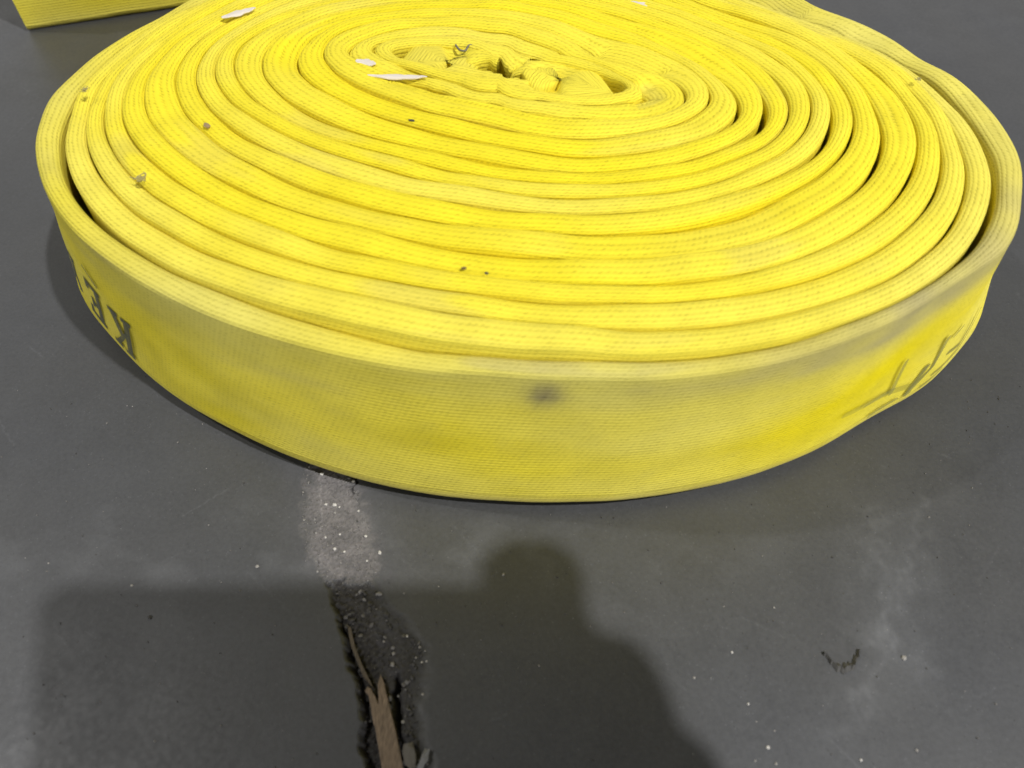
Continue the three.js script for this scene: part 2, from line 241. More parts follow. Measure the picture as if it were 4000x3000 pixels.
function hoseColour(st, y, yTop, kind) {
  const tau = Math.max(0, (st.tau ?? 3) - 0.5), t0 = Math.floor(tau), td = (i) => TURN_DIRT[clamp(i, 0, TURN_DIRT.length - 1)], own = lerp(td(t0), td(t0 + 1), tau - t0);
  const s = st.s, d = ((st.deg % 360) + 360) % 360, k = st.turn;
  const edge = sstep(yTop - 0.026, yTop - 0.003, y) * (kind === 2 ? 0.7 : 1);
  let dirt = own * (0.75 + 0.35 * n2(s * 7, y * 18)) + edge * (0.06 + 0.25 * own + 0.16 * sstep(0.0, 0.8, n2(s * 6 + 40, y * 60)));
  let smudge = 0, grey = edge * 0.30 * sstep(0.45, 0.85, n2b(s * 9 + 3, y * 160)) * (0.5 + own);
  if (k === 0 && kind !== 2) {
    dirt += 0.16 * fbm(s * 14, y * 50, 3) - 0.08;
    dirt -= 0.30 * gauss(d - 42, 15) * gauss(y - 0.048, 0.024);                     // cleaner patch low on the right
    grey += 0.78 * sstep(0.060, 0.077, y) * gauss(d - 42, 27) * (0.85 + 0.3 * n2(s * 30, y * 90));   // rubbed grey shoulder on the right
    smudge = gauss((d - 84.0) * 0.0023, 0.0044) * gauss(y - 0.0725, 0.0052) * (0.85 + 0.3 * n2b(s * 420, y * 420)); grey += smudge;
    grey += 0.22 * gauss(y - 0.060 - 0.003 * n2(s * 9, 2), 0.0022) * sstep(-0.3, 0.5, n2(s * 13, 71)) * sstep(140, 120, d);
    grey += 0.55 * (1 - sstep(0.004, 0.013, y)) + 0.10 * sstep(0.2, 0.7, fbm(s * 30, y * 70 + 9, 3));
  }
  dirt = clamp(dirt); grey = clamp(grey, 0, 0.85);
  const tone = (1 + 0.05 * n3(s * 60, y * 60, k)) * (1 - 0.42 * clamp(smudge)) * (1 - 0.13 * edge * sstep(0.28, 0.6, own));   // the outer edges are rubbed dull
  return mix3(mix3(CLEAN, WORN, dirt), GREY, grey).map((v) => v * tone);
}
const CELLS = 16, cellRandom = (() => { const r = rng(91), v = Array.from({ length: CELLS * CELLS * 3 }, () => r()); return (x, y, k) => v[((((y % CELLS) + CELLS) % CELLS) * CELLS + (((x % CELLS) + CELLS) % CELLS)) * 3 + k]; })();
const weaveAt = (i, j, N) => {                               // yarn pillows in a slightly skewed grid with a small dark hole between them, no two alike
  const c = N / CELLS, y = j / c, x = i / c + 0.25 * Math.floor(y), cx = Math.round(x), cy = Math.round(y);
  const dx = Math.abs(x - cx - 0.22 * (cellRandom(cx, cy, 0) - 0.5)), dy = Math.abs(y - cy - 0.18 * (cellRandom(cx, cy, 1) - 0.5));
  const hole = Math.exp(-(dx * dx / 0.085 + dy * dy / 0.04)) * (0.45 + 0.75 * cellRandom(cx, cy, 2)), pillow = Math.pow(Math.abs(Math.sin(Math.PI * y)), 0.7) * (0.75 + 0.25 * Math.abs(Math.sin(Math.PI * x)));
  return { hole, pillow };
};
const WEAVE_U = CELLS * 0.0020, WEAVE_V = CELLS * 0.0016;
const weaveBump = dataTexture(1024, 1024, (i, j) => { const { hole, pillow } = weaveAt(i, j, 1024), v = 0.35 + 0.45 * pillow - 0.35 * hole + 0.06 * n2(i * 0.2, j * 0.2); return [v, v, v]; }, false);
const weaveMap = dataTexture(1024, 1024, (i, j) => { const { hole } = weaveAt(i, j, 1024), v = 1 - 0.28 * hole + 0.05 * n2b(i * 0.06, j * 0.3); return [v, v * (1 - 0.02 * hole), v * (1 - 0.12 * hole)]; }, false);
const hoseMat = new THREE.MeshPhysicalMaterial({ vertexColors: true, map: weaveMap, bumpMap: weaveBump, bumpScale: 0.00036, roughness: 0.8, specularIntensity: 0.3 });

function loftHose(list, colourOf, height = HOSE_H) {         // one closed skin along the stations
  const pos = [], uv = [], col = [], idx = []; let per = 0;
  list.forEach((st, si) => {
    const wave = st.lift + 0.0011 * n2(st.s * 8.5, 1) + 0.0007 * n2b(st.s * 24, 4);
    const yTop = Math.max(height + wave, height * 0.97), yBot = Math.max(0.0002, wave * 0.9);
    const pr = profile(st.half, yTop, yBot + (st.turn === 0 ? 0.0030 : 0), st.turn === 0 ? 0.0085 : 0.0036); per = pr.length;
    let v = 0, vWas = 0, skew = 0;
    pr.forEach(([o, y, kind], i) => {
      if (i) v += i > NOUT && i <= NOUT + NTOP && st.half < 0.0072 ? 0.00085 : Math.hypot(o - pr[i - 1][0], y - pr[i - 1][1]);
      const down = 1 - y / height;
      let off = o + st.flare * clamp(down) * (o > 0 || kind !== 2 ? 1 : 0.85);
      if (st.turn === 0 && kind === 0) off += 0.0005 * n2(st.s * 16, y * 28) * Math.sin(Math.PI * clamp((y - 0.0095) / (height - 0.017)));
      pos.push(st.x + st.nx * off, y, st.z + st.nz * off);
      if (i) skew += (v - vWas) * (i > NOUT && i <= NOUT + NTOP ? 0.55 : 0.12);
      vWas = v;
      uv.push((st.s + skew) / WEAVE_U, v / WEAVE_V);
      col.push(...colourOf(st, y, yTop, kind));
    });
    if (si) for (let i = 0; i < per; i++) { const a = (si - 1) * per + i, b = (si - 1) * per + (i + 1) % per, c = a + per, d = b + per; if (i === per - 1) continue; idx.push(a, b, c, b, d, c); }
  });
  const g = new THREE.BufferGeometry();
  g.setAttribute('position', new THREE.Float32BufferAttribute(pos, 3)); g.setAttribute('uv', new THREE.Float32BufferAttribute(uv, 2)); g.setAttribute('color', new THREE.Float32BufferAttribute(col, 3));
  g.setIndex(idx); g.computeVertexNormals();
  return { g, per };
}
function rows(g, per, from, to) {                            // the stations from..to of a lofted skin, with its smooth normals
  const o = new THREE.BufferGeometry(), cut = (n, k) => o.setAttribute(n, new THREE.BufferAttribute(g.attributes[n].array.slice(from * per * k, (to + 1) * per * k), k));
  cut('position', 3); cut('normal', 3); cut('uv', 2); cut('color', 3);
  const idx = [];
  for (let s = 1; s <= to - from; s++) for (let i = 0; i < per - 1; i++) { const a = (s - 1) * per + i, b = a + 1, c = a + per, d = b + per; idx.push(a, b, c, b, d, c); }
  o.setIndex(idx);
  return o;
}
const roll = thing('fire_hose', 'large yellow woven fire hose rolled into a flat coil on the concrete', 'fire hose');
{
  const { g, per } = loftHose(stations, hoseColour);
  for (let t = 0; t < TURNS; t++) {
    const from = stations.findIndex((s) => s.turn === t), next = stations.findIndex((s) => s.turn === t + 1), to = next < 0 ? stations.length - 1 : next;
    const m = mesh('hose_coil', rows(g, per, from, to), hoseMat, roll);
    if (t === 0) m.userData.label = 'outermost coil, dirtier than the rest, with dark lettering';
  }
}
// print on the outermost turn: flat decals that follow its wall
function wallPoint(deg, y, lift) {
  const a = deg * R, e = 0.5 * R, p = (d) => { const r = seam(0, d / R) + FLARE(d / R) * clamp(1 - y / HOSE_H); return [CX + Math.cos(d) * r, CZ + Math.sin(d) * r]; };
  const [x, z] = p(a), [x1, z1] = p(a + e), [x0, z0] = p(a - e), tx = x1 - x0, tz = z1 - z0, l = Math.hypot(tx, tz);
  return [x + tz / l * lift, y, z - tx / l * lift];
}
function wallDecal(name, label, d0, d1, y0, y1, draw, w, h, alpha) {
  const nu = 60, nv = 12, pos = [], uv = [], idx = [];
  for (let j = 0; j <= nv; j++) for (let i = 0; i <= nu; i++) { pos.push(...wallPoint(lerp(d0, d1, i / nu), lerp(y0, y1, j / nv), 0.0007)); uv.push(i / nu, j / nv); if (i < nu && j < nv) { const a = j * (nu + 1) + i, b = a + 1, c = a + nu + 1, d = c + 1; idx.push(a, b, c, b, d, c); } }
  const g = new THREE.BufferGeometry();
  g.setAttribute('position', new THREE.Float32BufferAttribute(pos, 3)); g.setAttribute('uv', new THREE.Float32BufferAttribute(uv, 2)); g.setIndex(idx); g.computeVertexNormals();
  const cv = document.createElement('canvas'); cv.width = w; cv.height = h;
  draw(cv.getContext('2d'), w, h);
  const t = new THREE.CanvasTexture(cv); t.colorSpace = THREE.SRGBColorSpace;
  const m = new THREE.MeshStandardMaterial({ map: t, transparent: true, opacity: alpha, roughness: 0.85, side: THREE.DoubleSide });
  const o = mesh(name, g, m, roll); o.userData.label = label; o.castShadow = false;
}
// The hose lies upside down, so the word reads from right to left with its feet up. u runs from the larger angle (left in view) to the smaller (right).
wallDecal('printed_lettering', 'dark green stencilled capital letters KEY, upside down', 178, 144, 0.010, 0.062, (c, w, h) => {
  c.fillStyle = '#565947'; c.save(); c.translate(w, h); c.rotate(Math.PI);
  const mm = w / 98, hh = h / 52;                            // millimetres along and up the wall
  c.scale(mm, hh); c.transform(1, 0, -0.46, 1, 0.46 * 35, 0);   // the print leans with the slumped wall
  const slab = (pts) => { c.beginPath(); pts.forEach(([x, y], i) => (i ? c.lineTo(x, y) : c.moveTo(x, y))); c.fill(); };
  const T = 5, B = 35;                                      // top and foot of the letters, read the right way up
  // K
  slab([[6.5, T], [13.0, T], [13.0, T + 3], [11.5, T + 3], [11.5, B - 3], [13.0, B - 3], [13.0, B], [6.5, B], [6.5, B - 3], [7.7, B - 3], [7.7, T + 3], [6.5, T + 3]]);
  slab([[11.5, T + 14], [16.7, T + 3], [15.3, T + 3], [15.3, T], [21.5, T], [21.5, T + 3], [19.9, T + 3], [15.1, T + 12], [20.5, B - 3], [21.9, B - 3], [21.9, B], [15.1, B], [15.1, B - 3], [16.3, B - 3], [12.9, T + 16.5], [11.5, T + 18]]);
  // E
  slab([[28.0, T], [41.0, T], [41.0, T + 8], [38.6, T + 8], [38.0, T + 3.5], [33.4, T + 3.5], [33.4, T + 11.5], [36.0, T + 11.5], [36.4, T + 9], [38.2, T + 9], [38.2, T + 17.5], [36.4, T + 17.5], [36.0, T + 15], [33.4, T + 15], [33.4, B - 3.5], [38.2, B - 3.5], [39.0, B - 8.5], [41.4, B - 8.5], [41.4, B], [28.0, B], [28.0, B - 3], [29.6, B - 3], [29.6, T + 3], [28.0, T + 3]]);
  // Y
  slab([[46.0, T], [53.0, T], [53.0, T + 3], [51.6, T + 3], [55.0, T + 12], [58.0, T + 3], [56.6, T + 3], [56.6, T], [63.0, T], [63.0, T + 3], [61.6, T + 3], [56.8, T + 16], [56.8, B - 3], [58.6, B - 3], [58.6, B], [51.0, B], [51.0, B - 3], [52.8, B - 3], [52.8, T + 16], [47.6, T + 3], [46.0, T + 3]]);
 
  slab([[27.5, 40.6], [37.5, 46.8], [37.5, 48.4], [26.6, 42]]);
  c.restore();
  c.globalCompositeOperation = 'destination-out';            // worn off on the high yarns
  const r = rng(61); for (let i = 0; i < 2600; i++) { c.globalAlpha = 0.15 + 0.5 * r(); c.fillRect(r() * w, r() * h, 2 + 9 * r(), 1 + 4 * r()); }
}, 1024, 720, 0.9);
wallDecal('marker_strokes', 'faded olive marker strokes on the right of the outer coil', 48, 14, 0.008, 0.050, (c, w, h) => {
  const X = (d) => (48 - d) / 34 * w, Y = (mm) => (1 - (mm - 8) / 42) * h;
  c.lineCap = 'round'; c.strokeStyle = '#7f7e45';
  const stroke = (t, a, pts) => { c.globalAlpha = a; c.lineWidth = t * 1.45; c.beginPath(); pts.forEach(([d, y], i) => (i ? c.lineTo(X(d), Y(y)) : c.moveTo(X(d), Y(y)))); c.stroke(); };
  stroke(13, 0.8, [[36.5, 44.5], [35.1, 22.6]]); stroke(13, 0.9, [[29.7, 42.6], [29.2, 25], [31.4, 13.8]]); stroke(11, 0.85, [[37, 13.1], [33, 14.3]]);
  stroke(22, 0.35, [[43.7, 29.5], [35.6, 24.8], [31.2, 19]]); stroke(12, 0.6, [[40, 26.5], [35, 25]]); stroke(20, 0.9, [[30.6, 28.4], [31.3, 14.1]]); stroke(11, 0.9, [[28.2, 40], [27.1, 42.3]]);
  stroke(16, 0.75, [[26.7, 27.1], [23.2, 21.9], [21.9, 31.5]]); stroke(14, 0.7, [[27.7, 17.2], [22.6, 17], [18.9, 28.7]]); stroke(13, 0.6, [[28.9, 12.8], [25.7, 14.5]]); stroke(11, 0.6, [[19.5, 36], [18.5, 44]]);
}, 900, 380, 0.72);

// ---------------------------------------------------------------- a second hose behind, its cut end towards the left
{
  const g2 = thing('fire_hose', 'second yellow fire hose behind on the left, standing on edge with its cut end showing', 'fire hose');
  const A = [-0.3098, -0.4815], dir = [0.9464, -0.3230], nOut = [0.3230, 0.9464], list = [];
  let s = 0;
  for (let i = 0; i <= 90; i++) { const d = i * 0.002; list.push({ x: A[0] + dir[0] * d - nOut[0] * 0.0042, z: A[1] + dir[1] * d - nOut[1] * 0.0042, nx: nOut[0], nz: nOut[1], half: 0.0041, lift: 0, s: d, turn: 1, deg: 200, flare: 0 }); s = d; }
  const T0 = list[list.length - 1], r0 = 0.19, c = [T0.x - nOut[0] * r0, T0.z - nOut[1] * r0], a0 = Math.atan2(nOut[1], nOut[0]);
  for (let a = 0.01; a < 6.283 * 3.2; a += 0.02) { const r = r0 - 0.0092 * a / 6.283, b = a0 - a; s += 0.02 * r; list.push({ x: c[0] + Math.cos(b) * r, z: c[1] + Math.sin(b) * r, nx: Math.cos(b), nz: Math.sin(b), half: 0.0041, lift: 0, s, turn: 1, deg: 200, flare: 0 }); }
  const col = (st, y, yTop, kind) => mix3(mix3(CLEAN, WORN, clamp(0.30 + 0.25 * n2(st.s * 12, y * 20) + 0.3 * (1 - sstep(0.0, 0.012, y)))), GREY, 0.10).map((v) => v * 0.92);
  const { g, per } = loftHose(list, col);
  mesh('hose_jacket', rows(g, per, 0, list.length - 1), hoseMat, g2);
  // the open end: a rim of the jacket round the dark rubber lining
  const pr = profile(0.0041, HOSE_H, 0.0002), inner = profile(0.0020, HOSE_H - 0.0022, 0.0024), P = (o, y, d) => [list[0].x + nOut[0] * o + dir[0] * d, y, list[0].z + nOut[1] * o + dir[1] * d];
  const ring = (a, b, da, db) => { const pos = [], idx = [], uv = []; a.forEach(([o, y], i) => { pos.push(...P(o, y, da), ...P(b[i][0], b[i][1], db)); uv.push(i * 0.1, 0, i * 0.1, 0.2); if (i) { const k = 2 * i; idx.push(k - 2, k - 1, k, k, k - 1, k + 1); } }); const q = new THREE.BufferGeometry(); q.setAttribute('position', new THREE.Float32BufferAttribute(pos, 3)); q.setAttribute('uv', new THREE.Float32BufferAttribute(uv, 2)); q.setIndex(idx); q.computeVertexNormals(); return q; };
  mesh('cut_rim', ring(pr, inner, 0, -0.0003), new THREE.MeshStandardMaterial({ color: new THREE.Color(0.10, 0.085, 0.03), roughness: 0.95, side: THREE.DoubleSide }), g2);
  mesh('hose_lining', mergeGeometries([ring(inner, inner, -0.0003, 0.03), ring(inner, inner.map(([o, y]) => [0, y]), 0.03, 0.03)]), new THREE.MeshStandardMaterial({ color: new THREE.Color(0.02, 0.018, 0.015), roughness: 0.9, side: THREE.DoubleSide }), g2);
}

// ---------------------------------------------------------------- wood in the crack
const woodMap = dataTexture(128, 512, (i, j) => { const g = 0.5 + 0.5 * n2(i * 0.11 + 0.6 * n2(j * 0.01, 3), j * 0.006), f = n2b(i * 0.6, j * 0.03); const k = n2b(i * 0.22 + 40, j * 0.004), v = 0.84 + 0.14 * g + 0.20 * f - 0.25 * sstep(0.55, 0.85, k); return [0.53 * v, 0.46 * v, 0.385 * v]; }, true);
const woodBump = dataTexture(128, 512, (i, j) => { const v = 0.5 + 0.4 * n2(i * 0.3, j * 0.01); return [v, v, v]; }, false);
const woodMat = new THREE.MeshStandardMaterial({ map: woodMap, bumpMap: woodBump, bumpScale: 0.0001, roughness: 0.85 });
function slab(points, thick, uvScale) {
  const sh = new THREE.Shape(points.map(([x, z]) => new THREE.Vector2(x, -z)));
  const g = new THREE.ExtrudeGeometry(sh, { depth: thick, bevelEnabled: true, bevelSize: 0.00025, bevelThickness: 0.00025, bevelSegments: 2 });
  g.rotateX(-Math.PI / 2);
  const p = g.attributes.position, uv = g.attributes.uv;
  for (let i = 0; i < p.count; i++) uv.setXY(i, p.getX(i) * uvScale, p.getZ(i) * uvScale * 0.3 + p.getY(i) * 90);
  return g;
}
{
  const pts = [[-0.04545, -0.0741], [-0.0446, -0.0736], [-0.0430, -0.0712], [-0.04145, -0.0687], [-0.0416, -0.0715], [-0.0422, -0.0752], [-0.0418, -0.0778], [-0.0409, -0.0760], [-0.0399, -0.0728], [-0.0386, -0.0694], [-0.0371, -0.0650], [-0.0352, -0.0597], [-0.0326, -0.0509], [-0.0290, -0.0380], [-0.0350, -0.0380], [-0.0384, -0.0509], [-0.0398, -0.0560], [-0.0411, -0.0604], [-0.0416, -0.0622], [-0.0422, -0.0634], [-0.0431, -0.0662], [-0.0444, -0.0708], [-0.0449, -0.0722], [-0.0460, -0.0731]];
  const m = mesh('wood_shim', slab(pts, 0.0028, 60), woodMat);
  m.position.y = -0.0030; m.rotation.z = 0.0; tag(m, 'flat brown strip of wood with a forked broken end wedged in the floor crack', 'wood strip');
  const sp = mesh('wood_splinter', slab([[-0.0547, -0.0944], [-0.0537, -0.0935], [-0.0518, -0.0880], [-0.0488, -0.0820], [-0.0452, -0.0762], [-0.0441, -0.0745], [-0.0459, -0.0764], [-0.0474, -0.0779], [-0.0497, -0.0822], [-0.0526, -0.0878]], 0.0010, 60), new THREE.MeshStandardMaterial({ map: woodMap, color: new THREE.Color(0.60, 0.66, 0.72), roughness: 0.9 }));
  sp.position.y = -0.0024; tag(sp, 'thin grey wood splinter in the crack above the forked strip', 'splinter');
}

// ---------------------------------------------------------------- grit, pebbles, scraps
function stone(seed, rough = 0.28, detail = 1) {
  const g = new THREE.IcosahedronGeometry(1, detail), p = g.attributes.position, o = seed * 13.7;
  for (let i = 0; i < p.count; i++) { const x = p.getX(i), y = p.getY(i), z = p.getZ(i), k = 1 + rough * n3(x * 1.1 + o, y * 1.1, z * 1.1) + rough * 0.6 * n3(x * 2.4, y * 2.4 + o, z * 2.4); p.setXYZ(i, x * k, y * k * 0.72, z * k); }
  g.computeVertexNormals();
  return g;
}
const stones = [0, 1, 2, 3, 4].map((k) => stone(k + 1));
const stoneMat = (r, g, b) => new THREE.MeshStandardMaterial({ color: new THREE.Color(r, g, b), roughness: 0.8, flatShading: true });
const pale = stoneMat(0.50, 0.48, 0.45), mid = stoneMat(0.27, 0.255, 0.235), dark = stoneMat(0.05, 0.047, 0.042);
const groundAt = (x, z) => (x > PX0 && x < PX1 && z > PZ0 && z < PZ1 ? jointRelief(x, z).h : 0);
const rs = rng(77);
function pebble(name, label, category, group, x, z, size, mat, lift = 0) {
  const m = mesh(name, stones[Math.floor(rs() * 5)], mat);
  size *= 0.42 + 0.28 * rs(); m.position.set(x, groundAt(x, z) + size * 0.35 + lift, z); m.rotation.set(0, rs() * 6.28, 0); m.scale.set(size, size * 0.8, size * (0.75 + 0.4 * rs()));
  return tag(m, label, category, group);
}
const whiteGrit = [[-0.0716, -0.1565, 0.0013], [-0.0717, -0.1522, 0.0010], [-0.0683, -0.1392, 0.0011], [-0.0651, -0.1391, 0.0013], [-0.0632, -0.1382, 0.0008], [-0.0560, -0.1365, 0.0010], [-0.0665, -0.1260, 0.0010], [-0.0626, -0.1215, 0.0010], [-0.0615, -0.1272, 0.0008], [-0.0522, -0.1264, 0.0009], [-0.0507, -0.1170, 0.0008], [-0.0465, -0.1200, 0.0009], [-0.0595, -0.1490, 0.0009], [-0.0590, -0.1205, 0.0007]];
for (const [x, z, q] of whiteGrit) pebble('pebble', 'white stone crumb lying on the pale dusty patch of the joint', 'pebble', 'white crumbs on the dusty patch', x, z, q, pale);
const crackGrit = [[-0.0345, -0.0905, 0.0009], [-0.0300, -0.0868, 0.0009], [-0.0385, -0.0850, 0.0011], [-0.0385, -0.0815, 0.0014], [-0.0360, -0.0725, 0.0012], [-0.0340, -0.0755, 0.0009], [-0.0280, -0.0720, 0.0008], [-0.0335, -0.0640, 0.0011], [-0.0310, -0.0605, 0.0012], [-0.0290, -0.0820, 0.0007], [-0.0275, -0.0822, 0.0007], [-0.0310, -0.0835, 0.0008], [-0.0420, -0.0890, 0.0008]];
for (const [x, z, q] of crackGrit) pebble('pebble', 'small pale pebble in the shaded crack beside the wood strip', 'pebble', 'pebbles in the shaded crack', x, z, q * 0.9, rs() < 0.4 ? pale : mid);
const floorGrit = [[0.0712, -0.0850, 0.00085], [0.0578, -0.0770, 0.0010], [0.0735, -0.0690, 0.0007], [0.0770, -0.0565, 0.0009], [0.0785, -0.0520, 0.0009], [0.0800, -0.0612, 0.0008], [0.1040, -0.0530, 0.0009], [0.1665, -0.0800, 0.0007], [0.0880, -0.1000, 0.0007], [-0.130, -0.1078, 0.0009], [0.1215, -0.0557, 0.0009], [0.0725, -0.0528, 0.0006], [-0.1615, -0.1160, 0.0007], [-0.0030, -0.1118, 0.0009]];
for (const [x, z, q] of floorGrit) pebble('pebble', 'tiny pale stone lying loose on the open grey concrete', 'pebble', 'tiny stones on the open concrete', x, z, q * 0.85, rs() < 0.4 ? pale : mid);
pebble('pebble', 'pale pebble just right of the curled dark scrap on the floor', 'pebble', null, 0.1262, -0.0832, 0.0014, mid);
pebble('pebble', 'dark crumb on the left of the shaded floor', 'pebble', null, -0.1205, -0.0967, 0.0012, dark);
pebble('pebble', 'grey crumb of concrete in front of the roll, left of the dusty joint', 'pebble', null, -0.0885, -0.1148, 0.0013, mid);
pebble('pebble', 'black speck on the floor right of the roll in its shadow', 'pebble', null, 0.1975, -0.1875, 0.0010, dark);
// chips at the foot of the crack
const chipMat = stoneMat(0.11, 0.10, 0.08);
function chip(name, label, x, z, sx, sz, turn, tilt, mat) { const m = mesh(name, stone(9 + Math.round(turn * 3), 0.35, 1), mat); m.position.set(x, groundAt(x, z) + 0.0016, z); m.scale.set(sx, 0.0016, sz); m.rotation.set(tilt, turn, 0.25); tag(m, label, 'stone chip'); }
chip('stone_chip', 'flat tan stone chip beside the wood strip at the bottom of the crack', -0.0305, -0.0540, 0.0020, 0.0036, 0.2, 0.2, chipMat);
chip('stone_chip', 'grey curved chip at the right rim of the crack bottom', -0.0262, -0.0533, 0.0012, 0.0032, -0.35, 0.1, stoneMat(0.17, 0.17, 0.165));
{ // fine grit: past counting
  const grit = new THREE.InstancedMesh(stone(3, 0.3, 0), new THREE.MeshStandardMaterial({ roughness: 0.9, flatShading: true }), 2300);
  const d = new THREE.Object3D(), c = new THREE.Color(), r = rng(404); let k = 0;
  while (k < 2300) {
    let x, z, q;
    if (k < 560) { z = -0.160 + r() * 0.052; x = lerp(dustL(z), dustR(z), r()); q = 0.00016 + 0.00045 * r() * r() * r() + 0.0001 * r(); }
    else if (k < 1150) { z = -0.108 + r() * 0.076; const u = 0.05 + r() * 0.95; x = lerp(pitL(z), pitR(z), u); q = 0.0002 + 0.0009 * Math.pow(r(), 4); }
    else { x = (r() - 0.5) * 0.42; z = -0.20 + r() * 0.15; q = 0.00010 + 0.00032 * Math.pow(r(), 3);  }
    d.position.set(x, groundAt(x, z) + q * 0.35, z); d.rotation.set(r() * 6, r() * 6, r() * 6); d.scale.set(q, q * 0.8, q * (0.7 + 0.6 * r())); d.updateMatrix();
    grit.setMatrixAt(k, d.matrix);
    const v = k < 560 ? 0.09 + 0.22 * r() * r() : k < 1150 ? 0.05 + 0.17 * Math.pow(r(), 3) : 0.05 + 0.28 * r() * r(); c.setRGB(v, v * 0.95, v * 0.89); grit.setColorAt(k, c); k++;
  }
  grit.name = 'grit'; tag(grit, 'fine sandy grit along the crumbling floor joint', 'grit', null, 'stuff'); grit.castShadow = grit.receiveShadow = true;
  scene.add(grit);
}
{ // the curled dark scrap on the right
  const pts = []; for (let i = 0; i <= 24; i++) { const t = i / 24, a = lerp(-0.35, 1, t); pts.push([lerp(0.1005, 0.1125, t), -0.0853 + 0.0058 * (1 - Math.pow(2 * t - 0.95, 2)) + 0.0009 * n2(t * 9, 5)]); }
  const pos = [], idx = [];
  pts.forEach(([x, z], i) => { const w = 0.0011 * Math.sin(Math.PI * clamp(i / 24 * 0.96 + 0.03)) + 0.0004 + 0.0004 * n2b(i * 0.8, 2), up = 0.0004 + 0.0007 * Math.abs(n2(i * 0.5, 9)); pos.push(x, 0.0002, z - w * 1.2, x + 0.0003, up + 0.0006, z - w * 0.2, x, 0.0002, z + w * 0.9); if (i) { const k = 3 * i; idx.push(k - 3, k - 2, k, k, k - 2, k + 1, k - 2, k - 1, k + 1, k + 1, k - 1, k + 2); } });
  const g = new THREE.BufferGeometry(); g.setAttribute('position', new THREE.Float32BufferAttribute(pos, 3)); g.setIndex(idx); g.computeVertexNormals();
  tag(mesh('dark_scrap', g, new THREE.MeshStandardMaterial({ color: new THREE.Color(0.06, 0.058, 0.054), roughness: 0.7, side: THREE.DoubleSide, flatShading: true })), 'curled dark scrap lying on the concrete at the lower right', 'scrap');
}
// white scraps and crumbs that lie on the roll
function onRoll(deg, r) { // height of the roll's top at a point given from its centre
  const k = [...Array(15).keys()].find((i) => seam(i + 1, deg) < r) ?? 14;
  return HOSE_H + SEAM_Z[k + 1] / 1000;
}
function at(px, py, y) { const f = 1500 / Math.tan(26.5 * R), x = (px - 2000) / f, v = (1500 - py) / f, dy = v * Math.cos(TILT) - Math.sin(TILT), dz = -(Math.cos(TILT) + v * Math.sin(TILT)), s = (CAM_Y - y) / -dy; return [x * s, y, dz * s]; }
const whiteMat = new THREE.MeshStandardMaterial({ color: new THREE.Color(0.66, 0.60, 0.53), roughness: 0.8, side: THREE.DoubleSide });
function flake(name, label, category, p, len, wid, turn, mat, bend = 0.15) {
  const g = new THREE.SphereGeometry(1, 24, 10), q = g.attributes.position;
  for (let i = 0; i < q.count; i++) { const x = q.getX(i), z = q.getZ(i); q.setXYZ(i, x * len, q.getY(i) * 0.0007 + bend * wid * x * x * 2 + 0.0003 * n2(x * 1.5, z), z * wid * (0.85 + 0.25 * n2(x * 1.3, 6 + len * 900)) + 0.25 * wid * x * x); }
  g.computeVertexNormals();
  const m = mesh(name, g, mat); m.position.set(...p); m.rotation.y = turn; tag(m, label, category); return m;
}
flake('paper_scrap', 'rounded white scrap near the middle of the roll, left of the long one', 'scrap', at(1432, 246, 0.0940), 0.0042, 0.0026, -0.3, whiteMat);
flake('paper_scrap', 'long thin white scrap near the middle of the roll', 'scrap', at(1552, 302, 0.0938), 0.0115, 0.0015, -0.03, whiteMat, 0.3);
flake('paper_scrap', 'white scrap on the back left coils of the roll', 'scrap', at(932, 52, 0.0900), 0.0078, 0.0022, 0.62, whiteMat);
flake('paper_scrap', 'pale scrap at the top edge on the back coils of the roll', 'scrap', at(2490, 16, 0.0895), 0.0090, 0.0022, -0.2, whiteMat);
const brown = stoneMat(0.30, 0.21, 0.10);
{ const p = at(808, 490, 0.0895); const m = mesh('crumb', stones[2], brown); m.position.set(...p); m.scale.set(0.0010, 0.0008, 0.0017); m.rotation.y = 0.7; tag(m, 'brown crumb lying on the left coils of the roll', 'crumb'); }
{ const p = at(1900, 1067, 0.0885); const m = mesh('crumb', stones[1], dark); m.position.set(...p); m.scale.setScalar(0.00055); tag(m, 'tiny black crumb on the front coils of the roll', 'crumb'); }
{ const p = at(1812, 1047, 0.0880); const m = mesh('crumb', stones[3], stoneMat(0.16, 0.11, 0.03)); m.position.set(...p); m.scale.set(0.0008, 0.0005, 0.0006); tag(m, 'brown crumb left of the black one on the front coils', 'crumb'); }
{ const p = at(1608, 470, 0.0925); const m = mesh('crumb', stones[0], dark); m.position.set(...p); m.scale.set(0.0013, 0.0004, 0.0005); m.rotation.y = -0.4; tag(m, 'dark crumb between the coils in front of the white scraps', 'crumb'); }
// tufts of dusty lint
const lintMat = new THREE.MeshStandardMaterial({ color: new THREE.Color(0.36, 0.31, 0.12), roughness: 1 });
function lint(label, p, size, seed) {
  const r = rng(seed), parts = [];
  for (let i = 0; i < 9; i++) { const a = r() * 6.28, q = [0, 1, 2, 3].map((k) => new THREE.Vector3(Math.cos(a) * size * (k / 3 - 0.3) + (r() - 0.5) * size * 0.9, (r() * 0.3 + 0.05) * size, Math.sin(a) * size * (k / 3 - 0.3) + (r() - 0.5) * size * 0.9)); parts.push(new THREE.TubeGeometry(new THREE.CatmullRomCurve3(q), 12, size * (0.03 + 0.03 * r()), 5)); }
  const m = mesh('lint', mergeGeometries(parts), lintMat); m.position.set(...p); tag(m, label, 'lint');
}
lint('grey lint tuft caught at the end of a gap on the left coils', at(548, 700, 0.0885), 0.0032, 3);
lint('small lint tuft on the outer left coils, above the other tuft', at(335, 352, 0.0885), 0.0026, 8);
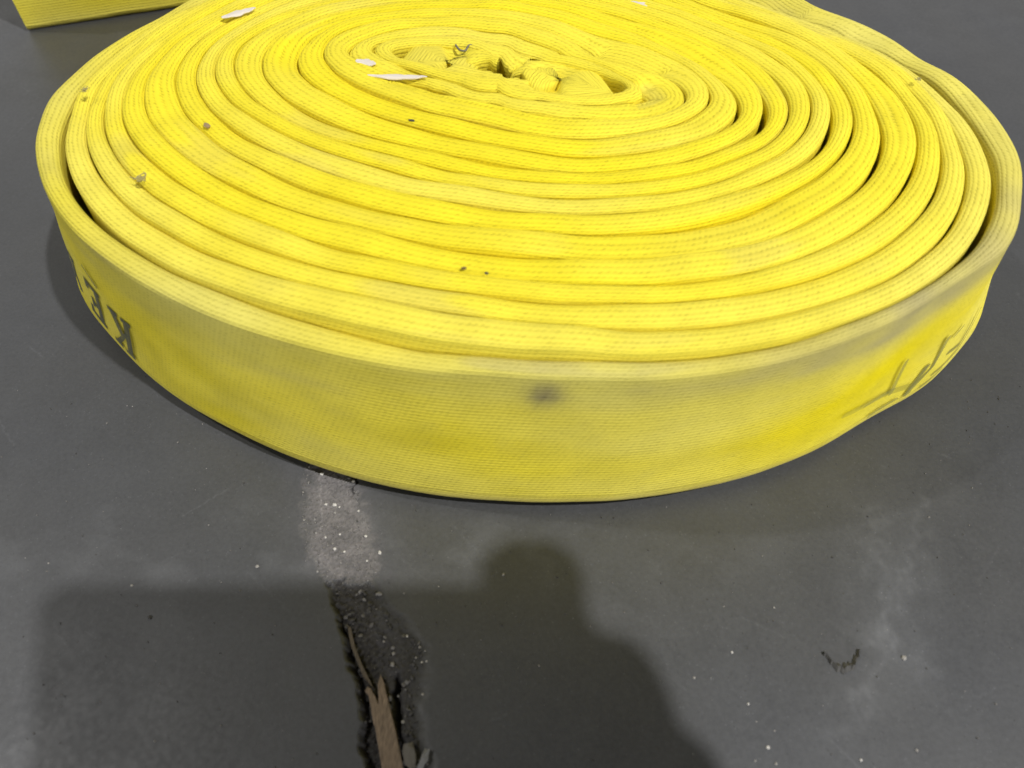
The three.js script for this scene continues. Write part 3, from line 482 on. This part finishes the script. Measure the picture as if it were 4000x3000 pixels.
lint('tiny lint tuft on the right coils of the roll', at(3590, 312, 0.0885), 0.0018, 12);
{ // grey thread in the core
  const q = [[1835, 175], [1862, 160], [1880, 172], [1845, 198], [1815, 203]].reverse().map(([x, y], i) => new THREE.Vector3(...at(1780 + i * 18, [176, 196, 198, 176, 178][i], 0.0935)));
  tag(mesh('thread', new THREE.TubeGeometry(new THREE.CatmullRomCurve3(q), 30, 0.0004, 6), new THREE.MeshStandardMaterial({ color: new THREE.Color(0.16, 0.15, 0.10), roughness: 0.9 })), 'short grey thread in the middle of the roll', 'thread');
}

// ---------------------------------------------------------------- the photographer: phone and hand behind the lens, seen by their shadow only
{
  const up = new THREE.Vector3(0, Math.cos(TILT), -Math.sin(TILT)), back = new THREE.Vector3(0, Math.sin(TILT), Math.cos(TILT)), right = new THREE.Vector3(1, 0, 0);
  const basis = new THREE.Matrix4().makeBasis(right, up, back);
  const ph = thing('phone', 'phone held level above the floor, its straight shadow falling in front of the roll', 'phone', [0, CAM_Y, 0]);
  ph.setRotationFromMatrix(basis);
  const body = new THREE.Shape(), x0 = -0.0090, x1 = 0.1480, y0 = -0.0540, y1 = 0.0220, rr = 0.008;
  body.moveTo(x0 + rr, y0); body.lineTo(x1 - rr, y0); body.quadraticCurveTo(x1, y0, x1, y0 + rr); body.lineTo(x1, y1 - rr); body.quadraticCurveTo(x1, y1, x1 - rr, y1); body.lineTo(x0 + rr, y1); body.quadraticCurveTo(x0, y1, x0, y1 - rr); body.lineTo(x0, y0 + rr); body.quadraticCurveTo(x0, y0, x0 + rr, y0);
  const bg = new THREE.ExtrudeGeometry(body, { depth: 0.0065, bevelEnabled: true, bevelSize: 0.0006, bevelThickness: 0.0006, bevelSegments: 3 }); bg.translate(0, 0, 0.0030);
  mesh('phone_body', bg, new THREE.MeshStandardMaterial({ color: new THREE.Color(0.04, 0.042, 0.045), roughness: 0.4 }), ph);
  mesh('lens_ring', new THREE.TorusGeometry(0.0075, 0.0006, 10, 40).translate(0, 0, 0.0020), new THREE.MeshStandardMaterial({ color: new THREE.Color(0.2, 0.2, 0.2), metalness: 1, roughness: 0.3 }), ph);
  // the person: one skin of hand, forearm and head, and the clothes, each from a distance field
  const toWorld = (sx, sz, off = 0) => { // the point beside the phone whose shadow falls at (sx, sz)
    const S = new THREE.Vector3(sx, 0, sz), D = lampBehind.position.clone().sub(S), t = (CAM_Y * back.y - S.dot(back)) / D.dot(back);
    return S.addScaledVector(D, t).addScaledVector(back, off).addScaledVector(D.multiplyScalar(off / D.dot(back)).sub(back.clone().multiplyScalar(off)), 1);
  };
  const V = (x, y, z) => new THREE.Vector3(x, y, z);
  function fleshOut(bones, N, join) {
    const lo = V(Infinity, Infinity, Infinity), hi = lo.clone().negate();
    for (const [a, b, ra, rb] of bones) for (const [q, k] of [[a, ra], [b, rb]]) { lo.min(q.clone().subScalar(k * 1.5)); hi.max(q.clone().addScalar(k * 1.5)); }
    const size = Math.max(hi.x - lo.x, hi.y - lo.y, hi.z - lo.z) / 2 * 1.06, c = lo.clone().add(hi).multiplyScalar(0.5);
    const mc = new MarchingCubes(N, new THREE.MeshStandardMaterial(), false, false, 200000), ab = V(0, 0, 0), ap = V(0, 0, 0), p = V(0, 0, 0);
    mc.isolation = 0;
    for (let k = 0; k < N; k++) for (let j = 0; j < N; j++) for (let i = 0; i < N; i++) {
      p.set((i - N / 2) / (N / 2) * size + c.x, (j - N / 2) / (N / 2) * size + c.y, (k - N / 2) / (N / 2) * size + c.z);
      let d = 9;
      for (const [a, b, ra, rb] of bones) { ab.subVectors(b, a); ap.subVectors(p, a); const t = clamp(ap.dot(ab) / ab.lengthSq()), q = ap.addScaledVector(ab, -t).length() - lerp(ra, rb, t), h = clamp(0.5 + 0.5 * (d - q) / join); d = lerp(d, q, h) - join * h * (1 - h); }
      mc.field[i + j * N + k * N * N] = -d;
    }
    mc.update();
    const g = new THREE.BufferGeometry(), cnt = mc.count, pos = Float32Array.from(mc.positionArray.subarray(0, cnt * 3));
    for (let i = 0; i < cnt; i++) { pos[3 * i] = pos[3 * i] * size + c.x; pos[3 * i + 1] = pos[3 * i + 1] * size + c.y; pos[3 * i + 2] = pos[3 * i + 2] * size + c.z; }
    g.setAttribute('position', new THREE.BufferAttribute(pos, 3)); g.setAttribute('normal', new THREE.BufferAttribute(Float32Array.from(mc.normalArray.subarray(0, cnt * 3)), 3));
    return g;
  }
  const elbow = V(0.30, 0.40, 0.44), wrist = toWorld(0.048, -0.002, 0.036);
  const hand = fleshOut([ // joints where the shadow's lobes ask for them, radii in metres
    [toWorld(0.0030, -0.1110, 0.006), toWorld(0.0050, -0.098, 0.010), 0.0122, 0.0122], [toWorld(0.0105, -0.1120, 0.006), toWorld(0.0110, -0.098, 0.010), 0.0122, 0.0122], [toWorld(0.0080, -0.098, 0.010), toWorld(0.020, -0.074, 0.016), 0.0118, 0.0135],
    [toWorld(0.0325, -0.0785, 0.012), toWorld(0.033, -0.060, 0.018), 0.0118, 0.0135], [toWorld(0.0370, -0.0700, 0.014), toWorld(0.038, -0.055, 0.020), 0.0110, 0.0125], [toWorld(0.0500, -0.0500, 0.018), toWorld(0.048, -0.035, 0.022), 0.0105, 0.0120],
    [toWorld(0.018, -0.068, 0.020), toWorld(0.045, -0.010, 0.028), 0.0180, 0.0200], [toWorld(0.000, -0.060, 0.016), toWorld(0.030, -0.030, 0.024), 0.0120, 0.0180], [toWorld(0.040, -0.015, 0.030), wrist, 0.0220, 0.0260], [wrist, wrist.clone().lerp(elbow, 0.35), 0.0260, 0.0330]], 110, 0.004);
  const skin = new THREE.MeshStandardMaterial({ color: new THREE.Color(0.45, 0.28, 0.20), roughness: 0.6, side: THREE.DoubleSide });
  const person = tag(mesh('person', hand, skin), 'person holding the phone, only the shadow of the knuckles showing on the floor', 'person');
  const cloth = (r, g, b) => new THREE.MeshStandardMaterial({ color: new THREE.Color(r, g, b), roughness: 0.9, side: THREE.DoubleSide });
  mesh('jacket', fleshOut([[V(0.03, 0.42, 0.76), V(0.03, 0.78, 0.50), 0.18, 0.20], [V(-0.14, 0.86, 0.54), V(0.20, 0.86, 0.54), 0.09, 0.09], [V(0.21, 0.84, 0.54), elbow, 0.075, 0.055], [elbow, wrist.clone().lerp(elbow, 0.22), 0.055, 0.044], [V(-0.15, 0.84, 0.54), V(-0.20, 0.60, 0.50), 0.075, 0.055], [V(-0.20, 0.60, 0.50), V(-0.10, 0.56, 0.36), 0.052, 0.042]], 60, 0.04), cloth(0.045, 0.05, 0.06), person);
  mesh('trousers', fleshOut([[V(-0.05, 0.38, 0.80), V(0.11, 0.38, 0.80), 0.14, 0.14], [V(-0.06, 0.38, 0.78), V(-0.16, 0.46, 0.40), 0.10, 0.075], [V(-0.16, 0.46, 0.40), V(-0.14, 0.10, 0.62), 0.075, 0.055], [V(0.09, 0.38, 0.78), V(0.12, 0.42, 0.42), 0.10, 0.075], [V(0.12, 0.42, 0.42), V(0.11, 0.07, 0.68), 0.075, 0.055]], 60, 0.03), cloth(0.03, 0.033, 0.045), person);
  mesh('shoe', fleshOut([[V(-0.14, 0.045, 0.66), V(-0.15, 0.035, 0.46), 0.042, 0.035]], 30, 0.02), cloth(0.02, 0.02, 0.02), person);
  mesh('shoe', fleshOut([[V(0.11, 0.045, 0.74), V(0.12, 0.035, 0.54), 0.042, 0.035]], 30, 0.02), cloth(0.02, 0.02, 0.02), person);
  mesh('head', fleshOut([[V(0.03, 0.92, 0.52), V(0.03, 1.02, 0.46), 0.055, 0.06], [V(0.03, 1.10, 0.43), V(0.03, 1.05, 0.37), 0.085, 0.065]], 40, 0.03), skin, person);
}

renderer.render(scene, camera);
